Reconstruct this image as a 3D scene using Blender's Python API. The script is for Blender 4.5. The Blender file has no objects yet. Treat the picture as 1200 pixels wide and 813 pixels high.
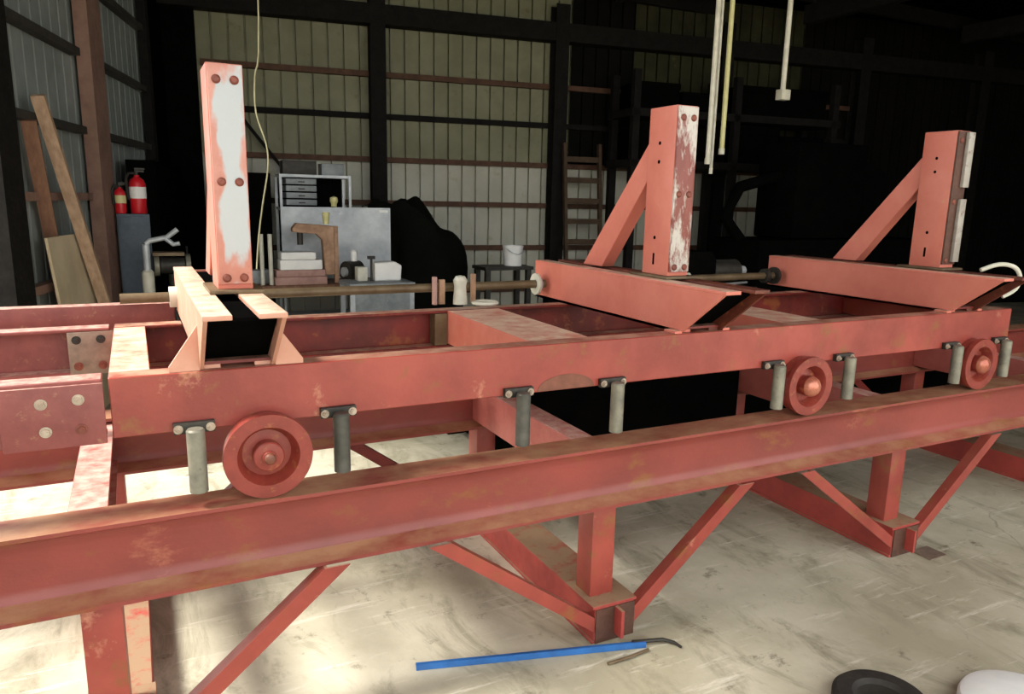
import bpy, bmesh, math, random
from mathutils import Vector, Matrix
random.seed(7)
SC = bpy.context.scene
COL = SC.collection

# ------------------------------------------------------------------ camera
cam_data = bpy.data.cameras.new('camera')
cam = bpy.data.objects.new('camera', cam_data)
COL.objects.link(cam)
cam_data.sensor_width = 36.0
cam_data.lens = 873.06 * 36.0 / 1200.0
cam_data.shift_x = -3.0 / 1200.0
cam_data.shift_y = 7.5 / 1200.0
cam_data.clip_start = 0.02
_R = (0.8925942, -0.45037927, 0.02083525)
_U = (0.07280382, 0.1895854, 0.97916137)
_F = (0.44494404, 0.87247687, -0.20201216)
_O = (-0.25850754, -2.27770208, 1.74816411)
cam.matrix_world = Matrix(((_R[0], _U[0], -_F[0], _O[0]), (_R[1], _U[1], -_F[1], _O[1]),
                           (_R[2], _U[2], -_F[2], _O[2]), (0, 0, 0, 1)))
SC.camera = cam

# ------------------------------------------------------------------ sky, sun, exposure
world = bpy.data.worlds.new('sky')
SC.world = world
world.use_nodes = True
bg = world.node_tree.nodes['Background']
bg.inputs['Color'].default_value = (1.0, 0.985, 0.95, 1)
bg.inputs['Strength'].default_value = 3.1
sun_data = bpy.data.lights.new('sun', 'SUN')
sun = bpy.data.objects.new('sun', sun_data)
COL.objects.link(sun)
sun_data.energy = 8.0
sun_data.angle = math.radians(14)
sun_data.color = (1.0, 0.96, 0.88)
# sun comes in from the left and slightly from behind the carriage, through the open side of the shed
SUN_FROM = Vector((-0.57, 0.10, 0.81)).normalized()
sun.rotation_euler = SUN_FROM.to_track_quat('Z', 'Y').to_euler()
sun.location = SUN_FROM * 20
vs = SC.view_settings
vs.view_transform = 'Standard'
vs.look = 'None'
vs.exposure = 0.0
vs.gamma = 1.0
vs.use_curve_mapping = False

# ------------------------------------------------------------------ materials
MATS = {}
def rgb(h):
    h = h.lstrip('#')
    c = [int(h[i:i + 2], 16) / 255 for i in (0, 2, 4)]
    return tuple(x / 12.92 if x <= .04045 else ((x + .055) / 1.055) ** 2.4 for x in c) + (1,)

def mat(name, c1, c2=None, c3=None, scale=6.0, rough=.55, metal=0.0, bump=.08, bscale=60.0,
        dust=None, dust_amt=.6, patch=.62, stretch=(1, 1, 1), spec=.5, c4=None, patch4=.66):
    """base colour with large soft mottling (c2), sharper wear patches (c3), optional settled dust on top faces"""
    m = bpy.data.materials.new(name)
    m.use_nodes = True
    nt = m.node_tree
    N, L = nt.nodes, nt.links
    b = N['Principled BSDF']
    tc = N.new('ShaderNodeTexCoord')
    oi = N.new('ShaderNodeObjectInfo')
    add = N.new('ShaderNodeVectorMath'); add.operation = 'ADD'
    sc = N.new('ShaderNodeVectorMath'); sc.operation = 'MULTIPLY'
    sc.inputs[1].default_value = stretch
    mul = N.new('ShaderNodeMath'); mul.operation = 'MULTIPLY'; mul.inputs[1].default_value = 37.0
    L.new(oi.outputs['Random'], mul.inputs[0])
    L.new(tc.outputs['Object'], sc.inputs[0])
    L.new(sc.outputs[0], add.inputs[0]); L.new(mul.outputs[0], add.inputs[1])
    def noise(s, d=5, r=.6):
        n = N.new('ShaderNodeTexNoise'); n.inputs['Scale'].default_value = s
        n.inputs['Detail'].default_value = d; n.inputs['Roughness'].default_value = r
        L.new(add.outputs[0], n.inputs['Vector']); return n
    def ramp(src, a, bb):
        r = N.new('ShaderNodeMapRange'); r.inputs[1].default_value = a; r.inputs[2].default_value = bb
        L.new(src, r.inputs[0]); return r.outputs[0]
    def mix(f, x, y):
        k = N.new('ShaderNodeMix'); k.data_type = 'RGBA'
        if isinstance(f, float): k.inputs[0].default_value = f
        else: L.new(f, k.inputs[0])
        if isinstance(x, tuple): k.inputs[6].default_value = x
        else: L.new(x, k.inputs[6])
        if isinstance(y, tuple): k.inputs[7].default_value = y
        else: L.new(y, k.inputs[7])
        return k.outputs[2]
    col = c1
    n1 = noise(scale)
    if c2: col = mix(ramp(n1.outputs[0], .35, .65), c1, c2)
    if c3:
        n2 = noise(scale * 2.3, 8, .7)
        col = mix(ramp(n2.outputs[0], patch, patch + .1), col, c3)
    if c4:
        n4 = noise(scale * 1.3, 9, .72)
        col = mix(ramp(n4.outputs[0], patch4, patch4 + .09), col, c4)
    if dust:
        g = N.new('ShaderNodeNewGeometry')
        sp = N.new('ShaderNodeSeparateXYZ'); L.new(g.outputs['Normal'], sp.inputs[0])
        up = ramp(sp.outputs[2], .75, .95)
        n3 = noise(scale * 3, 6, .65)
        k = ramp(n3.outputs[0], .3, .62)
        mm = N.new('ShaderNodeMath'); mm.operation = 'MULTIPLY'; L.new(up, mm.inputs[0]); L.new(k, mm.inputs[1])
        m2 = N.new('ShaderNodeMath'); m2.operation = 'MULTIPLY'; L.new(mm.outputs[0], m2.inputs[0]); m2.inputs[1].default_value = dust_amt
        col = mix(m2.outputs[0], col, dust)
    if isinstance(col, tuple): b.inputs['Base Color'].default_value = col
    else: L.new(col, b.inputs['Base Color'])
    b.inputs['Roughness'].default_value = rough
    b.inputs['Metallic'].default_value = metal
    b.inputs['Specular IOR Level'].default_value = spec
    if rough < .9:
        nr = noise(scale * 4, 4)
        rr = N.new('ShaderNodeMapRange'); rr.inputs[3].default_value = max(.05, rough - .12); rr.inputs[4].default_value = min(1, rough + .18)
        L.new(nr.outputs[0], rr.inputs[0]); L.new(rr.outputs[0], b.inputs['Roughness'])
    if bump:
        nb = noise(bscale, 4)
        bp = N.new('ShaderNodeBump'); bp.inputs['Strength'].default_value = bump; bp.inputs['Distance'].default_value = .01
        L.new(nb.outputs[0], bp.inputs['Height']); L.new(bp.outputs[0], b.inputs['Normal'])
    MATS[name] = m
    return m

DUST = rgb('#d8b79c')
mat('red', rgb('#a0483d'), rgb('#84362d'), rgb('#87502f'), scale=3.2, rough=.38, dust=rgb('#cfae94'), dust_amt=.65, patch=.55, c4=rgb('#bd8066'), patch4=.62)
mat('red_rail', rgb('#91433b'), rgb('#79352e'), rgb('#86522f'), scale=2.6, rough=.36, dust=rgb('#ab8062'), dust_amt=1.15, patch=.55, c4=rgb('#a8664e'), patch4=.64, stretch=(.6, 1, 1))
mat('pink', rgb('#cf7a68'), rgb('#c46c5b'), rgb('#c48a66'), scale=4, rough=.45, dust=rgb('#e6d0b6'), dust_amt=.9, patch=.62)
mat('cream_pink_lit', rgb('#cf9c86'), rgb('#c08a72'), rgb('#b8805f'), scale=5, rough=.45, dust=rgb('#e2d0b8'), dust_amt=.9, patch=.6)  # paler paint on headblock one, with the strong light on it mixed in
mat('red_wheel', rgb('#8e3b30'), rgb('#782e26'), rgb('#9a5e38'), scale=14, rough=.36, patch=.57)
mat('red_floor', rgb('#a8443b'), rgb('#903832'), rgb('#7c5040'), scale=5, rough=.5, dust=rgb('#94795f'), dust_amt=1.7)
mat('red_brown', rgb('#6e3524'), rgb('#57281b'), rgb('#8a5030'), scale=9, rough=.55, patch=.56)
mat('end_rust', rgb('#5a3a2c'), rgb('#452a20'), rgb('#6d4a38'), scale=12, rough=.6)
mat('cross_dust', rgb('#b4655c'), rgb('#a4564e'), rgb('#a8765f'), scale=6, rough=.5, dust=rgb('#d0b0a2'), dust_amt=.9)
mat('pipe_dark', rgb('#5d5c55'), rgb('#474640'), rgb('#55483c'), scale=12, rough=.5, metal=.35)
mat('red_shaded', rgb('#78201a'), rgb('#581410'), rgb('#82421f'), scale=5, rough=.42, dust=DUST, dust_amt=.6, patch=.56)  # darker copy of red; the rear beam's shade is put in the colour
mat('maroon', rgb('#8a4a44'), rgb('#7a3d3a'), rgb('#9a6a50'), scale=10, rough=.5, dust=rgb('#d8b8a8'), dust_amt=.7, patch=.58)
mat('plate_grey', rgb('#8e7d6e'), rgb('#75655a'), rgb('#a08a70'), scale=20, rough=.5, metal=.3)
mat('steel_pipe', rgb('#8f8c7c'), rgb('#6f6d62'), rgb('#5c5144'), scale=12, rough=.5, metal=.35)
mat('dark_iron', rgb('#3c3a34'), rgb('#2c2a27'), rgb('#4a4238'), scale=18, rough=.5, metal=.4)
mat('bolt', rgb('#b9ab9a'), rgb('#978878'), scale=30, rough=.4, metal=.4)
mat('bolt_rust', rgb('#8a4a3a'), rgb('#6f3b30'), scale=30, rough=.5, metal=.2)
mat('worn_red_shaded', rgb('#8e4a40'), rgb('#6e332c'), rgb('#c2bcb4'), scale=6, rough=.4, patch=.5, stretch=(1, 1, .35))  # worn red and white paint, darkened as turned away from the light
mat('grease', rgb('#7d4a38'), rgb('#6a3d2c'), rgb('#8c5a46'), scale=20, rough=.5)
mat('rust_shaft', rgb('#74644a'), rgb('#5c4a34'), rgb('#6d4a34'), scale=8, rough=.5, metal=.25)
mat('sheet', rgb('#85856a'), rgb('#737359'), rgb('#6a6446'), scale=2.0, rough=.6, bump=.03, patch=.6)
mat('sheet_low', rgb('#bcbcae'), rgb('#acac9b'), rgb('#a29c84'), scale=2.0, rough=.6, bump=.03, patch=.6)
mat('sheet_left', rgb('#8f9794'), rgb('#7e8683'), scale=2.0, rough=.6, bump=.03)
mat('girt_shaded', rgb('#37342f'), rgb('#2a2825'), scale=8, rough=.7)  # upper left-wall girts; their shadows are put into the dark colour
mat('sheet_unlit', rgb('#12110f'), rgb('#0c0c0a'), rgb('#1a1912'), scale=2.0, rough=.9, bump=.03, spec=.1)  # near-black copy of sheet with the unlit far wall painted in
mat('sheet_dim', rgb('#3a3a26'), rgb('#2a2a1c'), rgb('#4a4a2c'), scale=2.0, rough=.8, bump=.03, spec=.2)  # dim copy of sheet with the gloom above the rack painted in
mat('girt', rgb('#5a3c28'), rgb('#442a19'), rgb('#6a4c30'), scale=8, rough=.7)
mat('dark_steel', rgb('#1d1b19'), rgb('#141312'), rgb('#241e1a'), scale=8, rough=.8, spec=.15)
mat('brown_column', rgb('#8d6f60'), rgb('#7a5c50'), scale=6, rough=.7)
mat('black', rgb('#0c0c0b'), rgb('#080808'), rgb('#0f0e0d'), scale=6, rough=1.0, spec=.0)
mat('wood', rgb('#b59a80'), rgb('#9a7e66'), rgb('#866a54'), scale=5, rough=.7, stretch=(6, 6, .5))
mat('wood_dark', rgb('#7d5a44'), rgb('#664634'), scale=5, rough=.75, stretch=(6, 6, .5))
mat('plywood', rgb('#d2c3a4'), rgb('#beae90'), scale=3, rough=.75)
mat('ladder_wood', rgb('#4f3c28'), rgb('#3d2e1e'), rgb('#5e4428'), scale=6, rough=.75)
mat('ext_red', rgb('#d3202c'), rgb('#bc1824'), scale=6, rough=.3, bump=0)
mat('white', rgb('#f2f2ee'), rgb('#e8e9e6'), scale=8, rough=.5, bump=.02)
mat('off_white', rgb('#d0cfc0'), rgb('#bebdac'), scale=10, rough=.5, bump=.02)
mat('worn_strip', rgb('#a8a39a'), rgb('#8e867c'), rgb('#6e4a40'), scale=9, rough=.45, patch=.58)
mat('tape_yellow', rgb('#d9d49a'), rgb('#c9c488'), scale=10, rough=.5, bump=.02)
mat('cab_blue', rgb('#4c5a66'), rgb('#3f4c57'), scale=8, rough=.55)
mat('galv', rgb('#c2c8cb'), rgb('#a2a9ae'), rgb('#d6dadb'), scale=4, rough=.4, metal=.25)
mat('bench_grey', rgb('#8d9496'), rgb('#767d80'), rgb('#a8aaa8'), scale=10, rough=.5, metal=.2)
mat('tan_metal', rgb('#b28d6e'), rgb('#8d6a50'), rgb('#5a4334'), scale=10, rough=.5)
mat('pink_box', rgb('#b08a80'), rgb('#96736a'), scale=10, rough=.6)
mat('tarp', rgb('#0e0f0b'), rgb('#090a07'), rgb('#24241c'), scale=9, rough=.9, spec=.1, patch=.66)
mat('conduit', rgb('#dcd8c6'), rgb('#c6c2ae'), scale=10, rough=.4, bump=.02)
mat('cord', rgb('#a8a584'), rgb('#8e8b6c'), scale=10, rough=.6, bump=.0)
mat('blue', rgb('#2f6fb8'), rgb('#2a5f9e'), rgb('#4a7aa8'), scale=14, rough=.4)
mat('rubber', rgb('#2a2620'), rgb('#1c1a17'), rgb('#4a4030'), scale=10, rough=.7)
mat('shiny_hub', rgb('#c07a62'), rgb('#a85a48'), scale=10, rough=.22, metal=.3, bump=.02)  # glossy domed axle caps, lighter than the wheels

def worn_face():
    """red-primed face plate rubbed to white paint down its middle"""
    m = mat('worn_white', rgb('#c98f80'), rgb('#b87868'), rgb('#a5584a'), scale=7, rough=.4, patch=.6)
    nt = m.node_tree; N, L = nt.nodes, nt.links
    b = N['Principled BSDF']; src = b.inputs['Base Color'].links[0].from_socket
    tc = N.new('ShaderNodeTexCoord'); sp = N.new('ShaderNodeSeparateXYZ'); L.new(tc.outputs['Generated'], sp.inputs[0])
    no = N.new('ShaderNodeTexNoise'); no.inputs['Scale'].default_value = 9; no.inputs['Detail'].default_value = 6
    mp = N.new('ShaderNodeMapping'); mp.inputs['Scale'].default_value = (1, 1, .45)
    L.new(tc.outputs['Object'], mp.inputs[0]); L.new(mp.outputs[0], no.inputs['Vector'])
    def M(op, a, c=None):
        k = N.new('ShaderNodeMath'); k.operation = op
        for i, v in enumerate((a, c)):
            if v is None: continue
            if isinstance(v, (int, float)): k.inputs[i].default_value = v
            else: L.new(v, k.inputs[i])
        return k.outputs[0]
    du = M('ABSOLUTE', M('SUBTRACT', sp.outputs[0], .56))
    dv = M('MULTIPLY', M('ABSOLUTE', M('SUBTRACT', sp.outputs[2], .54)), .82)
    e = M('MAXIMUM', du, dv)
    v = M('ADD', M('MULTIPLY', M('SUBTRACT', .38, e), 2.6), M('MULTIPLY', M('SUBTRACT', no.outputs[0], .47), 3.2))
    r = N.new('ShaderNodeMapRange'); r.inputs[1].default_value = 0; r.inputs[2].default_value = .25; L.new(v, r.inputs[0])
    k = N.new('ShaderNodeMix'); k.data_type = 'RGBA'; L.new(r.outputs[0], k.inputs[0]); L.new(src, k.inputs[6]); k.inputs[7].default_value = rgb('#b4babd')
    L.new(k.outputs[2], b.inputs['Base Color'])
worn_face()

def concrete():
    m = bpy.data.materials.new('concrete'); m.use_nodes = True
    nt = m.node_tree; N, L = nt.nodes, nt.links
    b = N['Principled BSDF']
    tc = N.new('ShaderNodeTexCoord')
    def noise(s, d=6, r=.6, st=None, dist=0):
        n = N.new('ShaderNodeTexNoise'); n.inputs['Scale'].default_value = s
        n.inputs['Detail'].default_value = d; n.inputs['Roughness'].default_value = r; n.inputs['Distortion'].default_value = dist
        if st:
            mp = N.new('ShaderNodeMapping'); mp.inputs['Scale'].default_value = st; mp.inputs['Rotation'].default_value = (0, 0, .55)
            L.new(tc.outputs['Object'], mp.inputs[0]); L.new(mp.outputs[0], n.inputs['Vector'])
        else: L.new(tc.outputs['Object'], n.inputs['Vector'])
        return n.outputs[0]
    def ramp(s, a, c):
        r = N.new('ShaderNodeMapRange'); r.inputs[1].default_value = a; r.inputs[2].default_value = c
        L.new(s, r.inputs[0]); return r.outputs[0]
    def mix(f, x, y):
        k = N.new('ShaderNodeMix'); k.data_type = 'RGBA'; L.new(f, k.inputs[0])
        for i, v in ((6, x), (7, y)):
            if isinstance(v, tuple): k.inputs[i].default_value = v
            else: L.new(v, k.inputs[i])
        return k.outputs[2]
    c = mix(ramp(noise(1.1), .38, .62), rgb('#c9c2ad'), rgb('#a69f88'))
    c = mix(ramp(noise(3.2, 9, .72, (1, .4, 1), .8), .50, .66), c, rgb('#8b8570'))
    c = mix(ramp(noise(6, 9, .75), .58, .70), c, rgb('#6a614e'))
    c = mix(ramp(noise(8, 8, .75, (.22, 1.8, 1)), .56, .68), c, rgb('#d6d0bf'))
    v = N.new('ShaderNodeTexVoronoi'); v.feature = 'DISTANCE_TO_EDGE'; v.inputs['Scale'].default_value = .55
    nd = N.new('ShaderNodeTexNoise'); nd.inputs['Scale'].default_value = 2.2; nd.inputs['Detail'].default_value = 6
    L.new(tc.outputs['Object'], nd.inputs['Vector'])
    mv = N.new('ShaderNodeMix'); mv.data_type = 'VECTOR'; mv.inputs[0].default_value = .22
    L.new(tc.outputs['Object'], mv.inputs[4]); L.new(nd.outputs['Color'], mv.inputs[5]); L.new(mv.outputs[1], v.inputs['Vector'])
    cr = ramp(v.outputs['Distance'], .0025, .0)
    cm = N.new('ShaderNodeMath'); cm.operation = 'MULTIPLY'; L.new(cr, cm.inputs[0]); L.new(ramp(noise(.7), .5, .62), cm.inputs[1])
    c = mix(cm.outputs[0], c, rgb('#5d5444'))
    L.new(c, b.inputs['Base Color'])
    b.inputs['Roughness'].default_value = .72
    bp = N.new('ShaderNodeBump'); bp.inputs['Strength'].default_value = .25; bp.inputs['Distance'].default_value = .01
    L.new(noise(22, 6, .65), bp.inputs['Height']); L.new(bp.outputs[0], b.inputs['Normal'])
    MATS['concrete'] = m
concrete()

# ------------------------------------------------------------------ mesh helpers (all in world metres)
def V(*a): return Vector(a)

class MB:
    """collects shapes in one bmesh; build() links them as ONE mesh object"""
    def __init__(s): s.bm = bmesh.new()
    def _new(s, verts, faces, smooth=False):
        vs_ = [s.bm.verts.new(v) for v in verts]
        out = []
        for f in faces:
            try:
                fc = s.bm.faces.new([vs_[i] for i in f]); fc.smooth = smooth; out.append(fc)
            except ValueError: pass
        return vs_, out
    def box(s, x0, x1, y0, y1, z0, z1, bev=0.0, M=None):
        vv = [(x0, y0, z0), (x1, y0, z0), (x1, y1, z0), (x0, y1, z0), (x0, y0, z1), (x1, y0, z1), (x1, y1, z1), (x0, y1, z1)]
        if M: vv = [M @ Vector(v) for v in vv]
        v, f = s._new(vv, [(3, 2, 1, 0), (4, 5, 6, 7), (0, 1, 5, 4), (1, 2, 6, 5), (2, 3, 7, 6), (3, 0, 4, 7)])
        if bev:
            es = {e for fc in f for e in fc.edges}
            bmesh.ops.bevel(s.bm, geom=list(es), offset=bev, segments=2, affect='EDGES', profile=.6)
        return s
    def prism(s, prof, a, b, frame, bev=0.0):
        """extrude a 2-D outline between a and b along frame[2]; frame = (origin, u, v, w)"""
        o, u, v, w = frame
        n = len(prof)
        vv = [o + u * p[0] + v * p[1] + w * a for p in prof] + [o + u * p[0] + v * p[1] + w * b for p in prof]
        fs = [tuple(range(n))[::-1], tuple(range(n, 2 * n))] + [(i, (i + 1) % n, n + (i + 1) % n, n + i) for i in range(n)]
        nv, nf = s._new(vv, fs)
        bmesh.ops.recalc_face_normals(s.bm, faces=nf)
        if bev:
            es = {e for fc in nf for e in fc.edges}
            bmesh.ops.bevel(s.bm, geom=list(es), offset=bev, segments=1, affect='EDGES')
        return s
    def cyl(s, p0, p1, r, r1=None, seg=16, cap=True):
        p0, p1 = Vector(p0), Vector(p1)
        w = (p1 - p0).normalized()
        u = w.orthogonal().normalized(); v = w.cross(u)
        r1 = r if r1 is None else r1
        ring = lambda p, rr: [p + (u * math.cos(2 * math.pi * i / seg) + v * math.sin(2 * math.pi * i / seg)) * rr for i in range(seg)]
        vv = ring(p0, r) + ring(p1, r1)
        vs_, fs = s._new(vv, [(i, (i + 1) % seg, seg + (i + 1) % seg, seg + i) for i in range(seg)], True)
        if cap:
            for idx in (list(range(seg))[::-1], list(range(seg, 2 * seg))):
                try: s.bm.faces.new([vs_[i] for i in idx])
                except ValueError: pass
        return s
    def lathe(s, prof, o, axis, seg=40, smooth=True):
        """prof = [(radius, along)], closed at ends when radius is 0"""
        o, w = Vector(o), Vector(axis).normalized()
        u = w.orthogonal().normalized(); v = w.cross(u)
        rings = []
        for r, a in prof:
            if r < 1e-6: rings.append([s.bm.verts.new(o + w * a)])
            else: rings.append([s.bm.verts.new(o + w * a + (u * math.cos(2 * math.pi * i / seg) + v * math.sin(2 * math.pi * i / seg)) * r) for i in range(seg)])
        fs = []
        for A, B in zip(rings, rings[1:]):
            for i in range(seg):
                j = (i + 1) % seg
                q = [A[0] if len(A) == 1 else A[i], A[0] if len(A) == 1 else A[j], B[0] if len(B) == 1 else B[j], B[0] if len(B) == 1 else B[i]]
                q2 = []
                for k in q:
                    if k not in q2: q2.append(k)
                if len(q2) > 2:
                    f = s.bm.faces.new(q2); f.smooth = smooth; fs.append(f)
        bmesh.ops.recalc_face_normals(s.bm, faces=fs)
        return s
    def tube(s, pts, r, seg=8, smooth=True):
        pts = [Vector(p) for p in pts]
        rings = []
        pu = None
        for i, p in enumerate(pts):
            t = (pts[min(i + 1, len(pts) - 1)] - pts[max(i - 1, 0)]).normalized()
            u = t.orthogonal().normalized() if pu is None else (pu - t * pu.dot(t)).normalized()
            pu = u; v = t.cross(u)
            rr = r[i] if isinstance(r, (list, tuple)) else r
            rings.append([s.bm.verts.new(p + (u * math.cos(2 * math.pi * k / seg) + v * math.sin(2 * math.pi * k / seg)) * rr) for k in range(seg)])
        for A, B in zip(rings, rings[1:]):
            for k in range(seg):
                f = s.bm.faces.new([A[k], A[(k + 1) % seg], B[(k + 1) % seg], B[k]]); f.smooth = smooth
        s.bm.faces.new(rings[0][::-1]); s.bm.faces.new(rings[-1])
        return s
    def torus(s, c, axis, R, r, seg=40, sub=12):
        c, w = Vector(c), Vector(axis).normalized()
        u = w.orthogonal().normalized(); v = w.cross(u)
        rings = []
        for i in range(seg):
            a = 2 * math.pi * i / seg
            d = u * math.cos(a) + v * math.sin(a)
            rings.append([s.bm.verts.new(c + d * (R + r * math.cos(2 * math.pi * k / sub)) + w * (r * math.sin(2 * math.pi * k / sub))) for k in range(sub)])
        for i in range(seg):
            A, B = rings[i], rings[(i + 1) % seg]
            for k in range(sub):
                f = s.bm.faces.new([A[k], B[k], B[(k + 1) % sub], A[(k + 1) % sub]]); f.smooth = True
        return s
    def build(s, name, m, parent=None, origin=None):
        return link(name, s.bm, m, parent, origin)

WORIG = {}
def link(name, bm, m, parent=None, origin=None):
    if origin is None:
        xs = [v.co for v in bm.verts]
        lo = Vector((min(c.x for c in xs), min(c.y for c in xs), min(c.z for c in xs)))
        hi = Vector((max(c.x for c in xs), max(c.y for c in xs), max(c.z for c in xs)))
        origin = Vector(((lo.x + hi.x) / 2, (lo.y + hi.y) / 2, lo.z))
    origin = Vector(origin)
    bmesh.ops.translate(bm, verts=bm.verts, vec=-origin)
    me = bpy.data.meshes.new(name)
    bm.to_mesh(me); bm.free()
    me.set_sharp_from_angle(angle=math.radians(32))
    me.materials.append(MATS[m])
    o = bpy.data.objects.new(name, me)
    COL.objects.link(o)
    o.location = origin - (WORIG[parent.name] if parent else Vector())
    if parent: o.parent = parent
    WORIG[o.name] = origin
    return o

def empty(name, loc, label=None, cat=None, group=None, kind=None):
    o = bpy.data.objects.new(name, None)
    o.empty_display_size = .1
    COL.objects.link(o)
    o.location = loc
    WORIG[o.name] = Vector(loc)
    tag(o, label, cat, group, kind)
    return o

def tag(o, label=None, cat=None, group=None, kind=None):
    if label: o['label'] = label
    if cat: o['category'] = cat
    if group: o['group'] = group
    if kind: o['kind'] = kind
    return o

def dup(src, offset, parent=None):
    """copy of a part (and its own sub-parts) shifted by offset, sharing mesh data"""
    c = src.copy(); COL.objects.link(c)
    w = WORIG[src.name] + Vector(offset)
    par = parent if parent else src.parent
    c.parent = par
    c.location = w - (WORIG[par.name] if par else Vector())
    WORIG[c.name] = w
    for ch in list(src.children):
        dup(ch, offset, c)
    return c

XA, YA, ZA = Vector((1, 0, 0)), Vector((0, 1, 0)), Vector((0, 0, 1))
def fr_x(): return (Vector(), YA, ZA, XA)      # outline in Y,Z extruded along X
def fr_y(): return (Vector(), XA, ZA, YA)      # outline in X,Z extruded along Y
def fr_z(): return (Vector(), XA, YA, ZA)
def ibeam(a0, a1, z0, z1, tf, tw):
    m = (a0 + a1) / 2
    return [(a0, z0), (a1, z0), (a1, z0 + tf), (m + tw / 2, z0 + tf), (m + tw / 2, z1 - tf), (a1, z1 - tf), (a1, z1), (a0, z1),
            (a0, z1 - tf), (m - tw / 2, z1 - tf), (m - tw / 2, z0 + tf), (a0, z0 + tf)]
def channel(a0, a1, z0, z1, t):
    """web at a0, flanges toward a1"""
    s = 1 if a1 > a0 else -1
    return [(a0, z0), (a1, z0), (a1, z0 + t), (a0 + s * t, z0 + t), (a0 + s * t, z1 - t), (a1, z1 - t), (a1, z1), (a0, z1)]

def hexbolt(p, axis, r=.012, h=.012):
    mb = MB(); p = Vector(p); ax = Vector(axis).normalized()
    mb.cyl(p - ax * .001, p + ax * .003, r * 1.5, seg=14)
    mb.cyl(p + ax * .003, p + ax * (.003 + h), r, seg=6)
    mb.cyl(p + ax * (.003 + h), p + ax * (.008 + h), r * .55, seg=10)
    return mb

# ================================================================== THE SETTING
fl = MB(); fl.box(-40, 40, -40, 40, -.12, 0)
tag(fl.build('floor', 'concrete', origin=(0, 0, 0)), kind='structure')

# ---- corrugated sheet: flat pan with trapezoid ribs, extruded up
def sheet_mesh(width, z0, z1, pitch, depth=.045):
    pr = []
    n = int(round(width / pitch))
    for i in range(n):
        b = i * pitch
        pr += [(b, 0), (b + pitch * .86, 0), (b + pitch * .88, -depth), (b + pitch * .98, -depth)]
    pr.append((n * pitch, 0))
    bm = bmesh.new()
    lo = [bm.verts.new((p[0], -p[1], z0)) for p in pr]
    hi = [bm.verts.new((p[0], -p[1], z1)) for p in pr]
    lo2 = [bm.verts.new((p[0], -p[1] + .004, z0)) for p in pr]
    hi2 = [bm.verts.new((p[0], -p[1] + .004, z1)) for p in pr]
    for i in range(len(pr) - 1):
        bm.faces.new((lo[i], lo[i + 1], hi[i + 1], hi[i]))
        bm.faces.new((lo2[i + 1], lo2[i], hi2[i], hi2[i + 1]))
    me = bpy.data.meshes.new('wall_sheet'); bm.to_mesh(me); bm.free()
    return me

def place(name, me, m, parent, loc, rz):
    o = bpy.data.objects.new(name, me.copy() if (me.materials and me.materials[0] != MATS[m]) else me)
    if not o.data.materials: o.data.materials.append(MATS[m])
    COL.objects.link(o); o.parent = parent; o.location = loc; o.rotation_euler = (0, 0, rz)
    return o

C0 = Vector((.14, 8.26, 0))                      # far left corner of the shed
BD = Vector((.99, -.141, 0)).normalized()         # along the back wall
BN = Vector((-.141, -.99, 0)).normalized()        # back wall's inner normal
LD = Vector((-.2385, -.971, 0)).normalized()      # along the left wall, toward the camera
LN = Vector((.971, -.2385, 0)).normalized()       # left wall's inner normal
bang = math.atan2(BD.y, BD.x)
ROOF = 4.4

wb = empty('wall_back', C0, kind='structure')
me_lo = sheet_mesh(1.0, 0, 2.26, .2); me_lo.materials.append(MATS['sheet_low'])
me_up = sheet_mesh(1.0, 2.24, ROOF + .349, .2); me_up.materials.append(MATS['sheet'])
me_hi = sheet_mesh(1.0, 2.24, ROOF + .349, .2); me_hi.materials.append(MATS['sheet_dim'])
me_hd = sheet_mesh(1.0, 2.24, ROOF + .349, .2); me_hd.materials.append(MATS['sheet_unlit'])
me_bd = sheet_mesh(1.0, 0, ROOF + .349, .2); me_bd.materials.append(MATS['sheet_unlit'])
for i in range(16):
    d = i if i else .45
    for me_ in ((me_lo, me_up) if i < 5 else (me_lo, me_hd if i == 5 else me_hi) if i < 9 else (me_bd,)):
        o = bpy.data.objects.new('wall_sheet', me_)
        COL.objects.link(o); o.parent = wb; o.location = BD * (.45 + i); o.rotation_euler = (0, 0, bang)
# frame helper: boxes laid along a wall
def wall_box(mb, o, d, n, w0, w1, n0, n1, z0, z1, bev=0):
    M = Matrix(((d.x, n.x, 0, o.x), (d.y, n.y, 0, o.y), (0, 0, 1, 0), (0, 0, 0, 1)))
    mb.box(w0, w1, n0, n1, z0, z1, bev, M)
    return mb
for z in (3.33, 2.80, 2.24, 1.67, 1.06, .45):
    for a, b in ((.5, 2.55), (2.76, 5.1), (5.32, 7.8), (8.0, 10.4)):
        g = wall_box(MB(), C0, BD, BN, a, b, .002, .085, z - .035, z + .035)
        g.build('girt', 'girt' if z not in (2.80,) else 'dark_steel', wb)
for w in (2.65, 5.21, 7.9, 10.5, 13.1):
    g = wall_box(MB(), C0, BD, BN, w - .10, w + .10, .03, .05, 0, ROOF)
    wall_box(g, C0, BD, BN, w - .01, w + .01, .05, .24, 0, ROOF)
    wall_box(g, C0, BD, BN, w - .10, w + .10, .24, .26, 0, ROOF)
    g.build('column', 'dark_steel', wb)
g = wall_box(MB(), C0, BD, BN, 0, 16, .03, .25, 3.92, 4.16); g.build('eave_beam', 'dark_steel', wb)

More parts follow.
